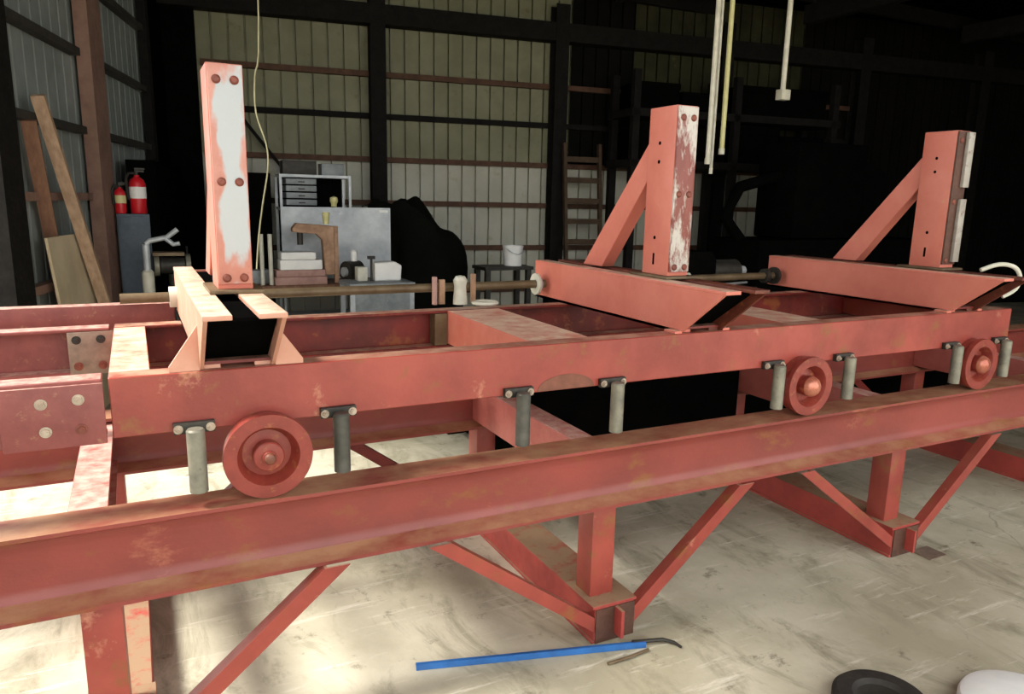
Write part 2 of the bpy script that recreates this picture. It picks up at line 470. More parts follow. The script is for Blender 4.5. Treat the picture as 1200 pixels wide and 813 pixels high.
g = MB(); g.prism([(-.03, -.02), (.03, -.02), (.03, .02), (-.03, .02)], 0, 1.15, (C0 + BD * .75 + BN * .12 + Vector((0, 0, 2.95)), BN, (BD * .79 + Vector((0, 0, .61))).normalized(), (BD * .61 + Vector((0, 0, -.79))).normalized())); g.build('wall_brace', 'dark_steel', wb)
wl = empty('wall_left', C0, kind='structure')
me_l = sheet_mesh(1.0, 0, ROOF + .349, .2); me_l.materials.append(MATS['sheet_left'])
lang = math.atan2(-LD.y, -LD.x)
for i in (0, 1, 2, 3, 8, 9, 10, 11):
    o = bpy.data.objects.new('wall_sheet', me_l)
    COL.objects.link(o); o.parent = wl; o.location = LD * (1.75 + i); o.rotation_euler = (0, 0, lang)
for z in (3.5, 2.86, 2.24, 1.70, 1.06, .45):
    for a, b in ((.95, 2.72), (3.2, 4.7)):
        g = wall_box(MB(), C0, LD, LN, a, b, .002, .085, z - .03, z + .03)
        g.build('girt', 'brown_column' if z < 1.9 else 'girt_shaded', wl)
g = wall_box(MB(), C0, LD, LN, 2.75, 3.12, .03, .14, 0, ROOF); g.build('column', 'brown_column', wl)
g = wall_box(MB(), C0, LD, LN, 4.74, 5.05, .0, .12, 0, ROOF); g.build('door_jamb', 'dark_steel', wl)
g = wall_box(MB(), C0, LD, LN, .82, .95, .03, .12, 0, ROOF); g.build('column', 'dark_steel', wl)

# dark sliding doors filling the corner
dr = empty('door_1', C0 + LN * .1, kind='structure')
g = wall_box(MB(), C0, LD, LN, -.05, .82, .04, .10, 0, ROOF + .349); g.build('door_leaf', 'black', dr)
g = wall_box(MB(), C0, BD, BN, 0, .46, .04, .10, 0, ROOF + .349); g.build('door_leaf', 'black', dr)

# roof: dark deck on purlins and trusses, open toward the camera side
rf = MB(); rf.box(-2.05, 17, -3.4, 9.2, ROOF + .35, ROOF + .45)
ce = tag(rf.build('ceiling', 'black'), kind='structure')
for y in (-2.6, -.9, .8, 2.5, 4.2, 5.9, 7.2):
    b = MB(); b.box(-2.0, 16.9, y - .04, y + .04, ROOF + .15, ROOF + .349); b.build('purlin', 'dark_steel', ce)
for x in (2.6, 5.6, 8.6, 11.6):
    b = MB(); b.box(x - .06, x + .06, -3.3, 7.2 - .13 * x, ROOF - .1, ROOF + .149); b.build('rafter', 'dark_steel', ce)
# unseen front wall, added to cut skylight coming from the right
wf = empty('wall_front_blocker', (8, -3.4, 0), kind='structure')
for i in range(8):
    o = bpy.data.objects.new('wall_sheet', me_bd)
    COL.objects.link(o); o.parent = wf; o.location = Vector((1.0 + i, 0, 0)); o.rotation_euler = (0, 0, math.pi)
# wall far to the right
wr = empty('wall_right', (16.2, 2, 0), kind='structure')
for i in range(12):
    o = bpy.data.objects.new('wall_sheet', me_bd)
    COL.objects.link(o); o.parent = wr; o.location = Vector((0, -5.4 + i + 1, 0)); o.rotation_euler = (0, 0, -math.pi / 2)

# ================================================================== CARRIAGE TRACK (rails, bents, braces: one welded frame)
ZR, RH, RW = .82, .261, .151
track = empty('carriage_track', (1.3, .6, 0),
              'long red steel I-beam track on braced posts with floor beams, carrying the carriage', 'track')
for y0 in (0.0, 1.151):
    # tapered-flange I-beam with round web fillets
    ym, hw, z0, z1 = y0 + RW / 2, RW / 2, ZR - RH, ZR
    half = [(hw, z0 + .003), (hw, z0 + .015), (hw - .006, z0 + .019), (.035, z0 + .032), (.018, z0 + .040), (.009, z0 + .055), (.007, z0 + .075)]
    half = half + [(u, z1 - (z - z0)) for u, z in half[::-1]]
    prof = [(ym + u, z) for u, z in half] + [(ym - u, z) for u, z in half[::-1]]
    mb = MB(); mb.prism(prof, -1.7, 8.2, fr_x())
    rail = mb.build('rail', 'red_rail', track)
bents = (-.5, 1.28, 3.07, 4.86, 6.65)
def angle_bar(xb, zb, xt, zt, y, w=.085, t=.008):
    """raking steel angle: wide leg faces the aisle, short leg turned back along its upper edge; ends cut level"""
    mb = MB()
    sg = 1 if xt > xb else -1
    mb.prism([(xb, zb), (xb + sg * w, zb), (xt + sg * w * .5, zt), (xt - sg * w * .5, zt)], y, y + t, fr_y())
    a = w * .12
    mb.prism([(xb, zb), (xb + sg * a, zb), (xt - sg * (w * .5 - a), zt), (xt - sg * w * .5, zt)], y + t, y + .05, fr_y())
    return mb
for k, B in enumerate(bents):
    # transverse floor beam
    mb = MB(); mb.prism([(B - .012, 0), (B + .19, 0), (B + .19, .15), (B, .15), (B, .012), (B - .012, .012)], -.02, 1.42, fr_y(), bev=.002)
    fb = mb.build('floor_beam', 'red_floor', track)
    for y0 in (.055, 1.2):
        mb = MB(); mb.box(B + .02, B + .13, y0, y0 + .11, .16, ZR - RH, .006)
        po = mb.build('post', 'red', track)
        mb = MB(); mb.box(B - .01, B + .2, y0 - .075, y0 + .15, .15, .162, .002); mb.build('base_plate', 'red_floor', po)
        # closing web plate at the beam's end
    mb = MB(); mb.box(B + .002, B + .188, -.026, -.0205, .002, .148); mb.build('end_cap', 'end_rust', fb)
    mb = MB(); mb.box(B + .09, B + .104, -.075, -.0265, .03, .148); mb.build('end_stiffener', 'red_floor', fb)
    # cross beam between the rails
    mb = MB(); mb.prism(channel(B + .0, B + .11, .60, .79, .01), RW * .5 + .01, 1.151 + RW * .5 - .01, fr_y(), bev=.002)
    mb.build('cross_beam', 'cross_dust', track)
    for y0, mt in ((.035, 'red'), (1.2, 'red_shaded')):
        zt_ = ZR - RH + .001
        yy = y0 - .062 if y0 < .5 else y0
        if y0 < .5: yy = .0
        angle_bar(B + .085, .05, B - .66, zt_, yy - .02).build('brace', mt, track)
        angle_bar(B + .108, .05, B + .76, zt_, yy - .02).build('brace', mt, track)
gp = MB(); gp.box(1.43, 3.05, 1.118, 1.140, .42, 1.035, .004); gp.build('shade_panel', 'black', track)  # black sheet added to imitate deep shade over the rear rail
# ================================================================== CARRIAGE
ZT, HB_, YF, YB = 1.225, .18, .085, 1.0
car = empty('sawmill_carriage', (1.8, .6, ZR),
            'red steel sawmill carriage frame on wheels with three raised headblock beams', 'carriage')
# front beam (channel, web outward) and rear beam
mb = MB(); mb.prism(channel(YF, YF + .085, ZT - HB_, ZT, .012), -.354, 3.977, fr_x(), bev=.003)
fbeam = mb.build('side_beam', 'red', car)
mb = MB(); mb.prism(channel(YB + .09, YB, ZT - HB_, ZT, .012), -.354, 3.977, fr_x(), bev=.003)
rbeam = mb.build('side_beam', 'red_shaded', car)
# left section carried on by splice plates
mb = MB(); mb.prism(channel(YF, YF + .085, ZT - HB_, ZT, .012), -1.65, -.37, fr_x(), bev=.003)
mb.build('side_beam', 'maroon', car)
mb = MB(); mb.prism(channel(YB + .09, YB, ZT - HB_, ZT, .012), -1.65, -.37, fr_x(), bev=.003)
mb.build('side_beam', 'maroon', car)
mb = MB(); mb.box(-.62, -.368, YF - .012, YF, ZT - HB_ - .008, ZT - .01, .003)
sp = mb.build('splice_plate', 'maroon', car); tag(sp, 'dark maroon splice plate with four bolts')
for x, z in ((-.521, 1.168), (-.431, 1.173), (-.516, 1.088), (-.429, 1.086)):
    hexbolt((x, YF - .012, z), (0, -1, 0), .0105, .008).build('bolt', 'bolt' if (x, z) != (-.429, 1.086) else 'bolt_rust', sp)
mb = MB(); mb.box(-.515, -.358, YB - .006, YB + .001, ZT - HB_ + .0, ZT - .012, .002)
sp = mb.build('splice_plate', 'plate_grey', car); tag(sp, 'small grey steel splice plate on the rear beam')
for x, z in ((-.485, 1.183), (-.402, 1.183), (-.485, 1.08), (-.402, 1.08)):
    hexbolt((x, YB - .006, z), (0, -1, 0), .011, .006).build('bolt', 'dark_iron' if z > 1.1 else 'bolt_rust', sp)
# end and cross members between the beams
for x0, x1, m in ((-.354, -.244, 'pink'), (1.05, 1.32, 'pink'), (2.36, 2.62, 'pink'), (3.86, 3.97, 'red')):
    mb = MB()
    pr = [(x0, ZT - .16), (x0 + .012, ZT - .16), (x0 + .012, ZT - .014), (x1 - .012, ZT - .014), (x1 - .012, ZT - .16), (x1, ZT - .16), (x1, ZT - .002), (x0, ZT - .002)]
    mb.prism(pr, YF + .012, YB + .075, fr_y(), bev=.002)
    mb.build('cross_member', m, car)
# stiffener clip where rear beam meets the cross member
mb = MB(); mb.box(.985, 1.048, YB - .004, YB + .07, ZT - .165, ZT - .014); mb.build('clip', 'rust_shaft', car)

# wheels
def wheel(x):
    o = Vector((x, .052, ZR + .1345))
    mb = MB()
    prof = [(0, -.022), (.040, -.022), (.044, .004), (.074, .006), (.088, -.030), (.094, -.040), (.1335, -.040), (.1345, -.036), (.1345, -.016),
            (.128, -.010), (.128, .028), (.08, .028), (.075, .012), (0, .012)]
    mb.lathe(prof, o, (0, 1, 0), 48)
    w = mb.build('wheel', 'red_wheel', car)
    h = MB(); h.lathe([(0, -.058), (.020, -.058), (.022, -.056), (.022, -.046), (.043, -.044), (.047, -.040), (.047, -.018), (0, -.018)], o, (0, 1, 0), 28)
    hb = h.build('hub', 'red_wheel', w)
    return w
w1 = wheel(.066)
for x in (2.407, 3.655): dup(w1, (x - .066, 0, 0), car)
for (x, m) in ((.066, 'grease'), (2.407, 'shiny_hub'), (3.655, 'shiny_hub')):
    o = Vector((x, .052, ZR + .1345))
    h = MB(); h.lathe([(0, -.074), (.008, -.073), (.014, -.070), (.017, -.064), (.0175, -.054), (0, -.054)] if m == 'grease' else
                      [(0, -.078), (.012, -.0765), (.024, -.072), (.036, -.064), (.045, -.052), (.0475, -.040), (0, -.040)], o, (0, 1, 0), 24)
    h.build('axle_cap', m, car)
# worn arc on the beam where a wheel rubbed
mb = MB(); cx_ = 1.17
arc = [(cx_ + .125 * math.cos(a), ZT - HB_ + .002 + .058 * math.sin(a)) for a in [math.pi * i / 20 for i in range(21)]]
mb.prism(arc, YF - .0015, YF + .001, fr_y()); mb.build('rub_mark', 'grease', fbeam)

# rail sweeps: pipe under a bolted angle plate
def sweep(x):
    yc = .045
    mb = MB(); mb.box(x - .058, x + .058, YF - .022, YF - .0005, ZT - HB_ - .004, ZT - HB_ + .03, .002)
    pl = mb.build('sweep_plate', 'dark_iron', car)
    for s in (-1, 1):
        hexbolt((x + s * .045, YF - .022, ZT - HB_ + .012), (0, -1, 0), .009, .007).build('bolt', 'bolt', pl)
    mb = MB(); mb.lathe([(.0, .866), (.020, .866), (.0265, .868), (.0265, 1.058), (.022, 1.064), (0, 1.064)], (x, yc - .012, 0), (0, 0, 1), 20)
    mb.build('sweep_pipe', 'steel_pipe', pl)
    return pl
s0 = sweep(-.137)
pipe_variant = {}
for x in (.297, .96, 1.372, 2.225, 2.672, 3.47, 3.885):
    c = dup(s0, (x + .137, 0, 0), car)
    if x in (.297, .96):
        for ch in c.children:
            if ch.name.startswith('sweep_pipe'):
                ch.data = pipe_variant.setdefault('dark', ch.data.copy()); ch.data.materials[0] = MATS['pipe_dark']

# headblocks: twin channels across the frame, slanted front ends, flared gussets
def headblock(x0, flared=True, width=.22, yf=-.14, yr=1.36):
    z0, z1 = ZT + .001, 1.423
    x1 = x0 + width
    root = None
    for side, (xa, sgn) in enumerate(((x0, 1), (x1, -1))):
        mb = MB()
        # web with slanted front, bottom set back
        web = [(yr, z0), (.10, z0), (yf, z1 - .014), (yf, z1), (yr, z1)]
        mb.prism(web, 0, .012, (Vector((xa if sgn > 0 else xa - .012, 0, 0)), YA, ZA, XA))
        # top flange turned inward and small lip outward
        a, b = (xa - .002, xa + .075) if sgn > 0 else (xa - .075, xa + .002)
        mb.box(a, b, yf - .01, yr, z1 - .012, z1 + .002, .002)
        a, b = (xa, xa + .06) if sgn > 0 else (xa - .06, xa)
        mb.box(a, b, .11, yr, z0, z0 + .012)
        o = mb.build('side_channel' if root else 'headblock', 'cream_pink_lit' if flared else 'red_brown' if root else 'pink', root or car)
        root = root or o
        # gusset: triangle standing on the front beam, flaring outward
        if not flared:
            g = MB(); g.box(xa - sgn * .035 if sgn > 0 else xa, xa if sgn > 0 else xa + .035, .09, .16, z0, z0 + .010); g.build('foot', 'pink', root)
            continue
        g = MB()
        tip = xa - sgn * .085
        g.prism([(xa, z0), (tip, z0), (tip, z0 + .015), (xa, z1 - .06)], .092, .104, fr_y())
        g.build('gusset', 'cream_pink_lit', root)
    mb = MB(); mb.box(x0 + .013, x1 - .013, .105, yr - .02, z0 + .013, z0 + .022); mb.build('bottom_plate', 'red_shaded', root)
    mb = MB(); mb.prism([(yr - .02, z0 + .023), (.15, z0 + .023), (-.06, z1 - .03), (-.06, z1 - .02), (yr - .02, z1 - .02)], x0 + .014, x1 - .014, fr_x()); mb.build('shade_fill', 'black', root)  # black block added to stand in for shade between the channels
    mb = MB(); mb.box(x0 + .013, x1 - .013, yr - .012, yr, z0 + .02, z1 - .013); mb.build('end_plate', 'pink', root)
    return root
hb_x = (-.11, 1.715, 3.46)
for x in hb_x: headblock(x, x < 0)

# set shaft through the headblocks
mb = MB(); mb.cyl((-.33, 1.25, 1.305), (3.42, 1.25, 1.305), .0215, seg=20)
sh = mb.build('set_shaft', 'rust_shaft', car)
for x, r, t, m in ((-.14, .045, .03, 'off_white'), (1.655, .058, .012, 'off_white'), (1.675, .035, .012, 'galv'), (3.39, .055, .02, 'dark_iron'), (3.31, .045, .03, 'dark_iron')):
    MB().lathe([(.024, 0), (r, 0), (r, t), (.024, t)], (x, 1.25, 1.305), (1, 0, 0), 24).build('collar', m, sh)
for x, dx, dy, z0, z1, m in ((1.06, .018, .03, 1.226, 1.365, 'pink_box'), (1.10, .03, .02, 1.226, 1.35, 'tan_metal'), (1.27, .022, .025, 1.226, 1.375, 'tan_metal')):
    mb = MB(); mb.box(x - dx / 2, x + dx / 2, 1.215 - dy, 1.215, z0, z1, .003); mb.build('shaft_bracket', m, car)
mb = MB()
mb.lathe([(0, 0), (.036, 0), (.036, .02), (.030, .09), (.036, .12), (.024, .14), (0, .145)], (1.19, 1.18, 1.226), (0, 0, 1), 18); mb.build('grease_cup', 'off_white', car)
mb = MB(); mb.torus((1.30, 1.12, 1.236), (0, 0, 1), .06, .009, 28, 8); mb.build('lifting_ring', 'off_white', car)
# tube rail behind the left section
mb = MB(); mb.box(-1.65, -.12, 1.31, 1.39, 1.165, 1.272, .006); mb.build('rear_tube', 'maroon', car)

# drive head behind headblock three
# ================================================================== KNEES (uprights that slide on the headblocks)
def knee(x, y, label, face, body='pink'):
    zb, zt = 1.426, 2.148
    w, d = .11, .19
    root = empty('knee_upright', (x + w / 2, y + d / 2, zb), label, 'upright', 'knee uprights standing on the headblocks')
    mb = MB()
    # box column: two side plates, back plate
    mb.box(x, x + w, y + .008, y + d, zb + .012, zt, .004)
    mb.build('column', body, root)
    mb = MB(); mb.box(x + .003, x + w - .003, y - .002, y + .0085, zb + .03, zt - .004, .002); fp = mb.build('face_plate', face, root)
    for z in (zb + .05, 1.785, zt - .05):
        for s in (.028, w - .028):
            MB().lathe([(0, 0), (.014, 0), (.014, .003), (.008, .007), (0, .007)], (x + s, y - .002, z), (0, -1, 0), 14).build('bolt', 'bolt_rust', fp)
    mb = MB(); mb.box(x - .03, x + w + .03, y - .03, y + d + .05, zb, zb + .012, .003); mb.build('slide_plate', 'rust_shaft', root)
    # raking brace to the rear
    p0 = Vector((0, y + d - .005, 2.02)); p1 = Vector((0, y + d + .52, zb + .0)); 
    mb = MB()
    mb.prism([(y + d, 2.035), (y + d, 1.87), (y + d + .36, zb + .005), (y + d + .535, zb + .005)], x + .02, x + w - .02, fr_x(), bev=.003)
    mb.build('brace', body, root)
    return root, x, y, w, d
def holes(k, zs, y):
    root, x, yy, w, d = k
    for z, slot in zs:
        mb = MB()
        if slot: mb.box(x - .0012, x + .001, y - .006, y + .006, z - .025, z + .025)
        else: mb.lathe([(0, -.0012), (.008, -.0012), (.008, .001), (0, .001)], (x, y, z), (1, 0, 0), 12)
        mb.build('bolt_hole', 'black', root)
k1 = knee(-.022, .335, 'red upright with a mostly white worn face, nearest the fire extinguishers', 'worn_white')
k2 = knee(1.79, .295, 'middle pink-red upright with mottled red and white face and raking rear brace', 'worn_red_shaded')
k3 = knee(3.585, .26, 'farthest pink-red upright at the right end of the carriage, dark gap along its face', 'end_rust')
_r, _x, _y, _w, _d = k3
for z0_, z1_ in ((1.86, 2.14), (1.47, 1.80)):
    MB().box(_x + .058, _x + _w - .004, _y - .022, _y - .0025, z0_, z1_, .003).build('wear_strip', 'worn_strip', _r)
holes(k2, ((1.999, 0), (1.921, 0), (1.598, 0), (1.505, 1)), .405)
holes(k3, ((2.01, 0), (1.94, 0), (1.62, 0), (1.515, 1)), .365)

# ================================================================== FOREGROUND FLOOR THINGS
bb = empty('blue_bar', (1.09, .02, 0), 'blue painted steel bar with dark bent tip lying on the concrete', 'bar')
A, Bp = Vector((.58, .135, 0)), Vector((1.46, -.112, 0))
d = (Bp - A).normalized(); n = Vector((-d.y, d.x, 0))
mb = MB(); mb.prism([(-.022, .001), (.022, .001), (.022, .006), (-.014, .006), (-.016, .026), (-.022, .026)], 0, (Bp - A).length, (A, n, ZA, d)); mb.build('bar', 'blue', bb)
mb = MB(); mb.tube([Bp - d * .05 + V(0, 0, .018), Bp + d * .08 + V(0, 0, .016), Bp + d * .12 + n * -.02 + V(0, 0, .012), Bp + d * .14 + n * -.05 + V(0, 0, .007)], [.008, .008, .007, .005], 8); mb.build('bent_tip', 'dark_iron', bb)
mb = MB(); mb.tube([(1.25, -.165, .008), (1.36, -.165, .009), (1.45, -.155, .008)], .006, 8)
tag(mb.build('rusty_rod', 'rust_shaft'), 'short rusty rod lying beside the blue bar', 'rod')
ty = MB(); ty.lathe([(.085, .0), (.15, 0), (.165, .02), (.165, .05), (.15, .065), (.10, .065), (.085, .05), (.085, 0)], (1.98, -.80, 0), (0, 0, 1), 48)
tag(ty.build('rubber_ring', 'rubber'), 'dark rubber ring lying flat on the floor at the bottom edge', 'ring')
wb_ = MB(); wb_.lathe([(.0, .075), (.10, .073), (.19, .066), (.215, .055), (.222, .04), (.222, .0), (.21, 0), (.21, .04), (0, .06)], (2.41, -1.06, 0), (0, 0, 1), 48)
tag(wb_.build('white_basin', 'white'), 'round white upturned basin on the floor at the bottom right edge', 'basin')
sc_ = MB(); sc_.box(3.23, 3.36, -.13, -.02, 0, .006, 0, Matrix.Rotation(.0, 4, 'Z')); tag(sc_.build('steel_plate', 'plate_grey'), 'thin rusty steel plate on the floor beside the third post base', 'plate')

# ================================================================== BACKGROUND THINGS
def beam_between(p0, p1, w, t, wdir):
    """board from p0 to p1, width w along wdir, thickness t"""
    p0, p1 = Vector(p0), Vector(p1); dd = (p1 - p0).normalized()
    u = (Vector(wdir) - dd * Vector(wdir).dot(dd)).normalized(); v = dd.cross(u)
    mb = MB(); mb.prism([(-w / 2, -t / 2), (w / 2, -t / 2), (w / 2, t / 2), (-w / 2, t / 2)], 0, (p1 - p0).length, (p0, u, v, dd)); return mb
tag(beam_between((-.36, 4.95, .01), (-.775, 3.97, 2.38), .085, .04, (1, -.2, 0)).build('leaning_board', 'wood'), 'pale brown board leaning across the left wall, in front of the plywood', 'board')
tag(beam_between((-.72, 4.55, .01), (-.83, 3.83, 2.2), .09, .04, (1, 0, 0)).build('leaning_board', 'wood_dark'), 'dark brown board leaning on the left wall at the picture edge', 'board')
ply = MB()
ply.prism([(0, 0), (.95, 0), (.95, 1.42), (0, 1.42)], 0, .018, (Vector((-.70, 4.0, .01)), Vector((.235, .97, 0)), Vector((-.08, -.10, .99)).normalized(), Vector((.96, -.23, .06)).normalized()))
tag(ply.build('plywood_sheet', 'plywood'), 'tan plywood sheet leaning low against the left wall', 'sheet')

# cabinet with fire extinguishers
cb = empty('steel_cabinet', (-.27, 5.55, 0), 'narrow blue-grey steel cabinet under the fire extinguishers', 'cabinet')
mb = MB(); mb.box(-.385, -.115, 5.4, 5.68, 0, 1.55, .008); body = mb.build('body', 'cab_blue', cb)
mb = MB(); mb.box(-.375, -.125, 5.388, 5.4, .05, 1.52, .003); dd_ = mb.build('door', 'cab_blue', cb)
mb = MB(); mb.box(-.15, -.14, 5.37, 5.388, .8, .95); mb.build('handle', 'dark_iron', dd_)
def extinguisher(x, y, z, r, h, label, band_m):
    e = empty('fire_extinguisher', (x, y, z), label, 'extinguisher', 'fire extinguishers on the cabinet')
    MB().lathe([(0, 0), (r * .9, 0), (r, .015), (r, h * .68), (r * .8, h * .76), (r * .35, h * .82), (r * .3, h * .86), (0, h * .86)], (x, y, z), (0, 0, 1), 24).build('cylinder', 'ext_red', e)
    MB().lathe([(r * 1.0, h * .34), (r * 1.03, h * .34), (r * 1.03, h * .6), (r, h * .6)], (x, y, z), (0, 0, 1), 24).build('paper_label', band_m, e)
    v = MB(); v.cyl((x, y, z + h * .84), (x, y, z + h * .93), r * .28, seg=12); v.box(x - r * .2, x + r * .9, y - .012, y + .012, z + h * .93, z + h * .97); v.box(x - r * .2, x + r * 1.0, y - .012, y + .012, z + h * .985, z + h * 1.02); v.build('valve', 'dark_iron', e)
    MB().tube([(x - r * .2, y - .01, z + h * .9), (x - r * .9, y - .02, z + h * .9), (x - r * 1.25, y - .03, z + h * .78), (x - r * 1.2, y - .03, z + h * .45), (x - r * 1.1, y - .03, z + h * .3)], .012, 8).build('hose', 'rubber', e)
extinguisher(-.196, 5.52, 1.551, .070, .40, 'larger red fire extinguisher with white label on the steel cabinet', 'white')
extinguisher(-.342, 5.46, 1.551, .047, .27, 'smaller red fire extinguisher with yellowish label on the steel cabinet', 'tape_yellow')

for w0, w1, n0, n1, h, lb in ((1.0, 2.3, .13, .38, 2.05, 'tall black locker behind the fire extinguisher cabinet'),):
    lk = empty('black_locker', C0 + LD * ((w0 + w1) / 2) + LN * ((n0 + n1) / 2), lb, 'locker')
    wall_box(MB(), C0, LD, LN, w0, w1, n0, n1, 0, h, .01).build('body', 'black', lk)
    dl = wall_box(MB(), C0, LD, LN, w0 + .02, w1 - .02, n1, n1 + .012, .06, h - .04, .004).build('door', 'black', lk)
    wall_box(MB(), C0, LD, LN, w0 + .05, w0 + .07, n1 + .012, n1 + .03, h * .5, h * .5 + .12).build('handle', 'dark_iron', dl)
bc = empty('black_cabinet', (.85, 6.75, 0), 'tall black cabinet between the first upright and the shelf unit', 'cabinet')
MB().box(.62, 1.14, 6.5, 7.0, 0, 1.98, .01).build('body', 'black', bc)
for xa_, xb_ in ((.635, .875), (.885, 1.125)):
    dl = MB().box(xa_, xb_, 6.486, 6.499, .06, 1.94, .004).build('door', 'black', bc)
    MB().box(.86 if xa_ < .7 else .895, .868 if xa_ < .7 else .903, 6.47, 6.486, .95, 1.1).build('handle', 'dark_iron', dl)
# pipe stand with arms, left of first headblock
ps = empty('pipe_stand', (-.12, 5.0, 0), 'pale metal pipe stand with angled arms behind the first headblock', 'stand')
MB().tube([(-.17, 5, .0), (-.17, 5, 1.3)], .03, 12).build('pole', 'galv', ps)
MB().tube([(-.17, 5, 1.3), (-.14, 5, 1.33), (.0, 5, 1.36), (.09, 5, 1.43)], .022, 10).build('arm', 'galv', ps)
MB().tube([(-.02, 5, 1.36), (.05, 4.98, 1.30), (.1, 4.97, 1.31)], .02, 10).build('arm', 'galv', ps)
for a in (.4, 2.5, 4.6):
    MB().tube([(-.17, 5, .95), (-.17 + .2 * math.cos(a), 5 + .2 * math.sin(a), .5), (-.17 + .32 * math.cos(a), 5 + .32 * math.sin(a), .01)], .02, 8).build('leg', 'galv', ps)
MB().lathe([(0, 0), (.05, 0), (.05, .18), (.03, .2), (0, .2)], (-.17, 5, .88), (0, 0, 1), 14).build('collar', 'off_white', ps)
gr = empty('bench_grinder', (.02, 5.2, 0), 'dark grinder on a pedestal behind the first headblock', 'grinder')
MB().cyl((.05, 5.2, 0), (.05, 5.2, 1.02), .05, seg=14).build('pedestal', 'dark_iron', gr)
MB().cyl((-.06, 5.2, 1.1), (.14, 5.2, 1.1), .075, seg=20).build('motor', 'dark_iron', gr)
for x in (-.11, .15): MB().cyl((x, 5.2, 1.1), (x + .04, 5.2, 1.1), .1, seg=22).build('grinding_wheel', 'steel_pipe', gr)
MB().box(-.12, .14, 5.1, 5.28, 1.19, 1.22).build('tool_rest', 'rust_shaft', gr)

# shelf unit with drawers
su = empty('shelf_unit', (1.59, 6.45, 0), 'metal shelf unit with thin pale frame and stacked drawers at its upper left', 'shelf')
for x in (1.21, 1.97):
    for y in (6.3, 6.6): MB().box(x - .014, x + .014, y - .014, y + .014, 0, 1.97).build('leg', 'galv', su)
for z in (.4, .95, 1.6, 1.955): MB().box(1.2, 1.985, 6.29, 6.61, z - .015, z + .015).build('shelf_board', 'galv', su)
MB().box(1.23, 1.95, 6.585, 6.6, .9, 1.95).build('back_panel', 'black', su)
for z in (1.64, 1.715, 1.79, 1.865):
    q = MB().box(1.27, 1.60, 6.31, 6.55, z, z + .06, .004).build('drawer', 'bench_grey', su)
    MB().box(1.40, 1.47, 6.298, 6.31, z + .02, z + .032).build('pull', 'dark_iron', q)
bx = MB(); bx.box(1.25, 1.62, 6.36, 6.56, 1.972, 2.12, .01); tag(bx.build('tool_case', 'dark_iron'), 'dark tool case lying on top of the shelf unit', 'case')
bx = MB(); bx.box(1.68, 1.93, 6.38, 6.56, 1.972, 2.10, .006); tag(bx.build('grey_box', 'bench_grey'), 'grey box on the shelf unit beside the dark tool case', 'box')

# bench with galvanised backboard
wbn = empty('work_bench', (1.6, 5.85, 0), 'workbench with tall grey galvanised sheet backboard', 'bench')
MB().box(.75, 2.36, 5.45, 6.0, .80, .85, .004).build('top', 'wood_dark', wbn)
for x in (.82, 2.29):
    for y in (5.5, 5.95): MB().box(x - .04, x + .04, y - .04, y + .04, 0, .80).build('leg', 'wood_dark', wbn)
MB().box(1.15, 2.35, 6.005, 6.015, .85, 1.625).build('backboard', 'galv', wbn)
MB().box(2.22, 2.32, 5.998, 6.004, 1.575, 1.60).build('sticker', 'white', wbn)
bl = MB(); bl.lathe([(0, 0), (.03, 0), (.03, .03), (.045, .06), (.04, .1), (0, .115)], (1.72, 6.02, 1.63), (0, 0, 1), 16); tag(bl.build('yellow_bulb', 'tape_yellow'), 'small pale yellow knob on the backboard edge', 'knob')

# arched bench press
bp_ = empty('bench_press', (1.35, 5.6, .85), 'tan arched bench press with white base on the workbench', 'press')
MB().box(.98, 1.50, 5.47, 5.75, .851, .93, .006).build('base_block', 'pink_box', bp_)
MB().box(1.0, 1.49, 5.5, 5.72, .931, 1.0, .006).build('lower_box', 'pink_box', bp_)
MB().box(1.04, 1.46, 5.5, 5.7, 1.001, 1.10, .01).build('white_box', 'white', bp_)
MB().box(1.05, 1.40, 5.5, 5.7, 1.101, 1.18, .02).build('white_cover', 'white', bp_)
MB().prism([(1.50, .94), (1.60, .94), (1.60, 1.44), (1.22, 1.47), (1.18, 1.42), (1.18, 1.38), (1.3, 1.37), (1.42, 1.36), (1.48, 1.30)], 5.54, 5.64, fr_y(), bev=.006).build('arched_arm', 'tan_metal', bp_)
MB().cyl((1.26, 5.59, 1.25), (1.26, 5.59, 1.38), .03, seg=12).build('ram', 'dark_iron', bp_)
MB().box(1.602, 1.645, 5.56, 5.62, .851, 1.44).build('side_bar', 'tan_metal', bp_)
cu = MB(); cu.lathe([(0, 0), (.028, 0), (.042, .12), (.038, .12), (.025, .01), (0, .01)], (1.53, 5.59, 1.46), (0, 0, 1), 16); tag(cu.build('paper_cup', 'tape_yellow'), 'pale cup standing on the arched press', 'cup')
for x in (.87, .955):
    q = MB(); q.cyl((x, 5.55, .851), (x, 5.55, 1.36), .022, seg=12); tag(q.build('steel_tube', 'off_white'), 'upright pale tube on the workbench, %s the press' % ('farther left of' if x < .9 else 'close beside'), 'tube')
q = MB(); q.box(.78, .96, 5.66, 5.84, .851, .99, .008); tag(q.build('grey_toolbox', 'bench_grey'), 'small grey box at the left end of the workbench', 'box')
gm = empty('dark_motor', (1.62, 5.3, .85), 'dark round motor beside the press on the workbench', 'motor')
MB().cyl((1.70, 5.50, .97), (1.86, 5.56, .97), .11, seg=20).build('housing', 'dark_iron', gm)
MB().cyl((1.67, 5.49, .97), (1.70, 5.50, .97), .05, seg=16).build('pulley', 'galv', gm)
MB().box(1.70, 1.86, 5.46, 5.6, .851, .875).build('foot', 'dark_iron', gm)
MB().lathe([(0, 0), (.035, 0), (.035, .10), (.02, .12), (0, .12)], (1.80, 5.53, 1.078), (0, 0, 1), 12).build('oil_cup', 'white', gm)
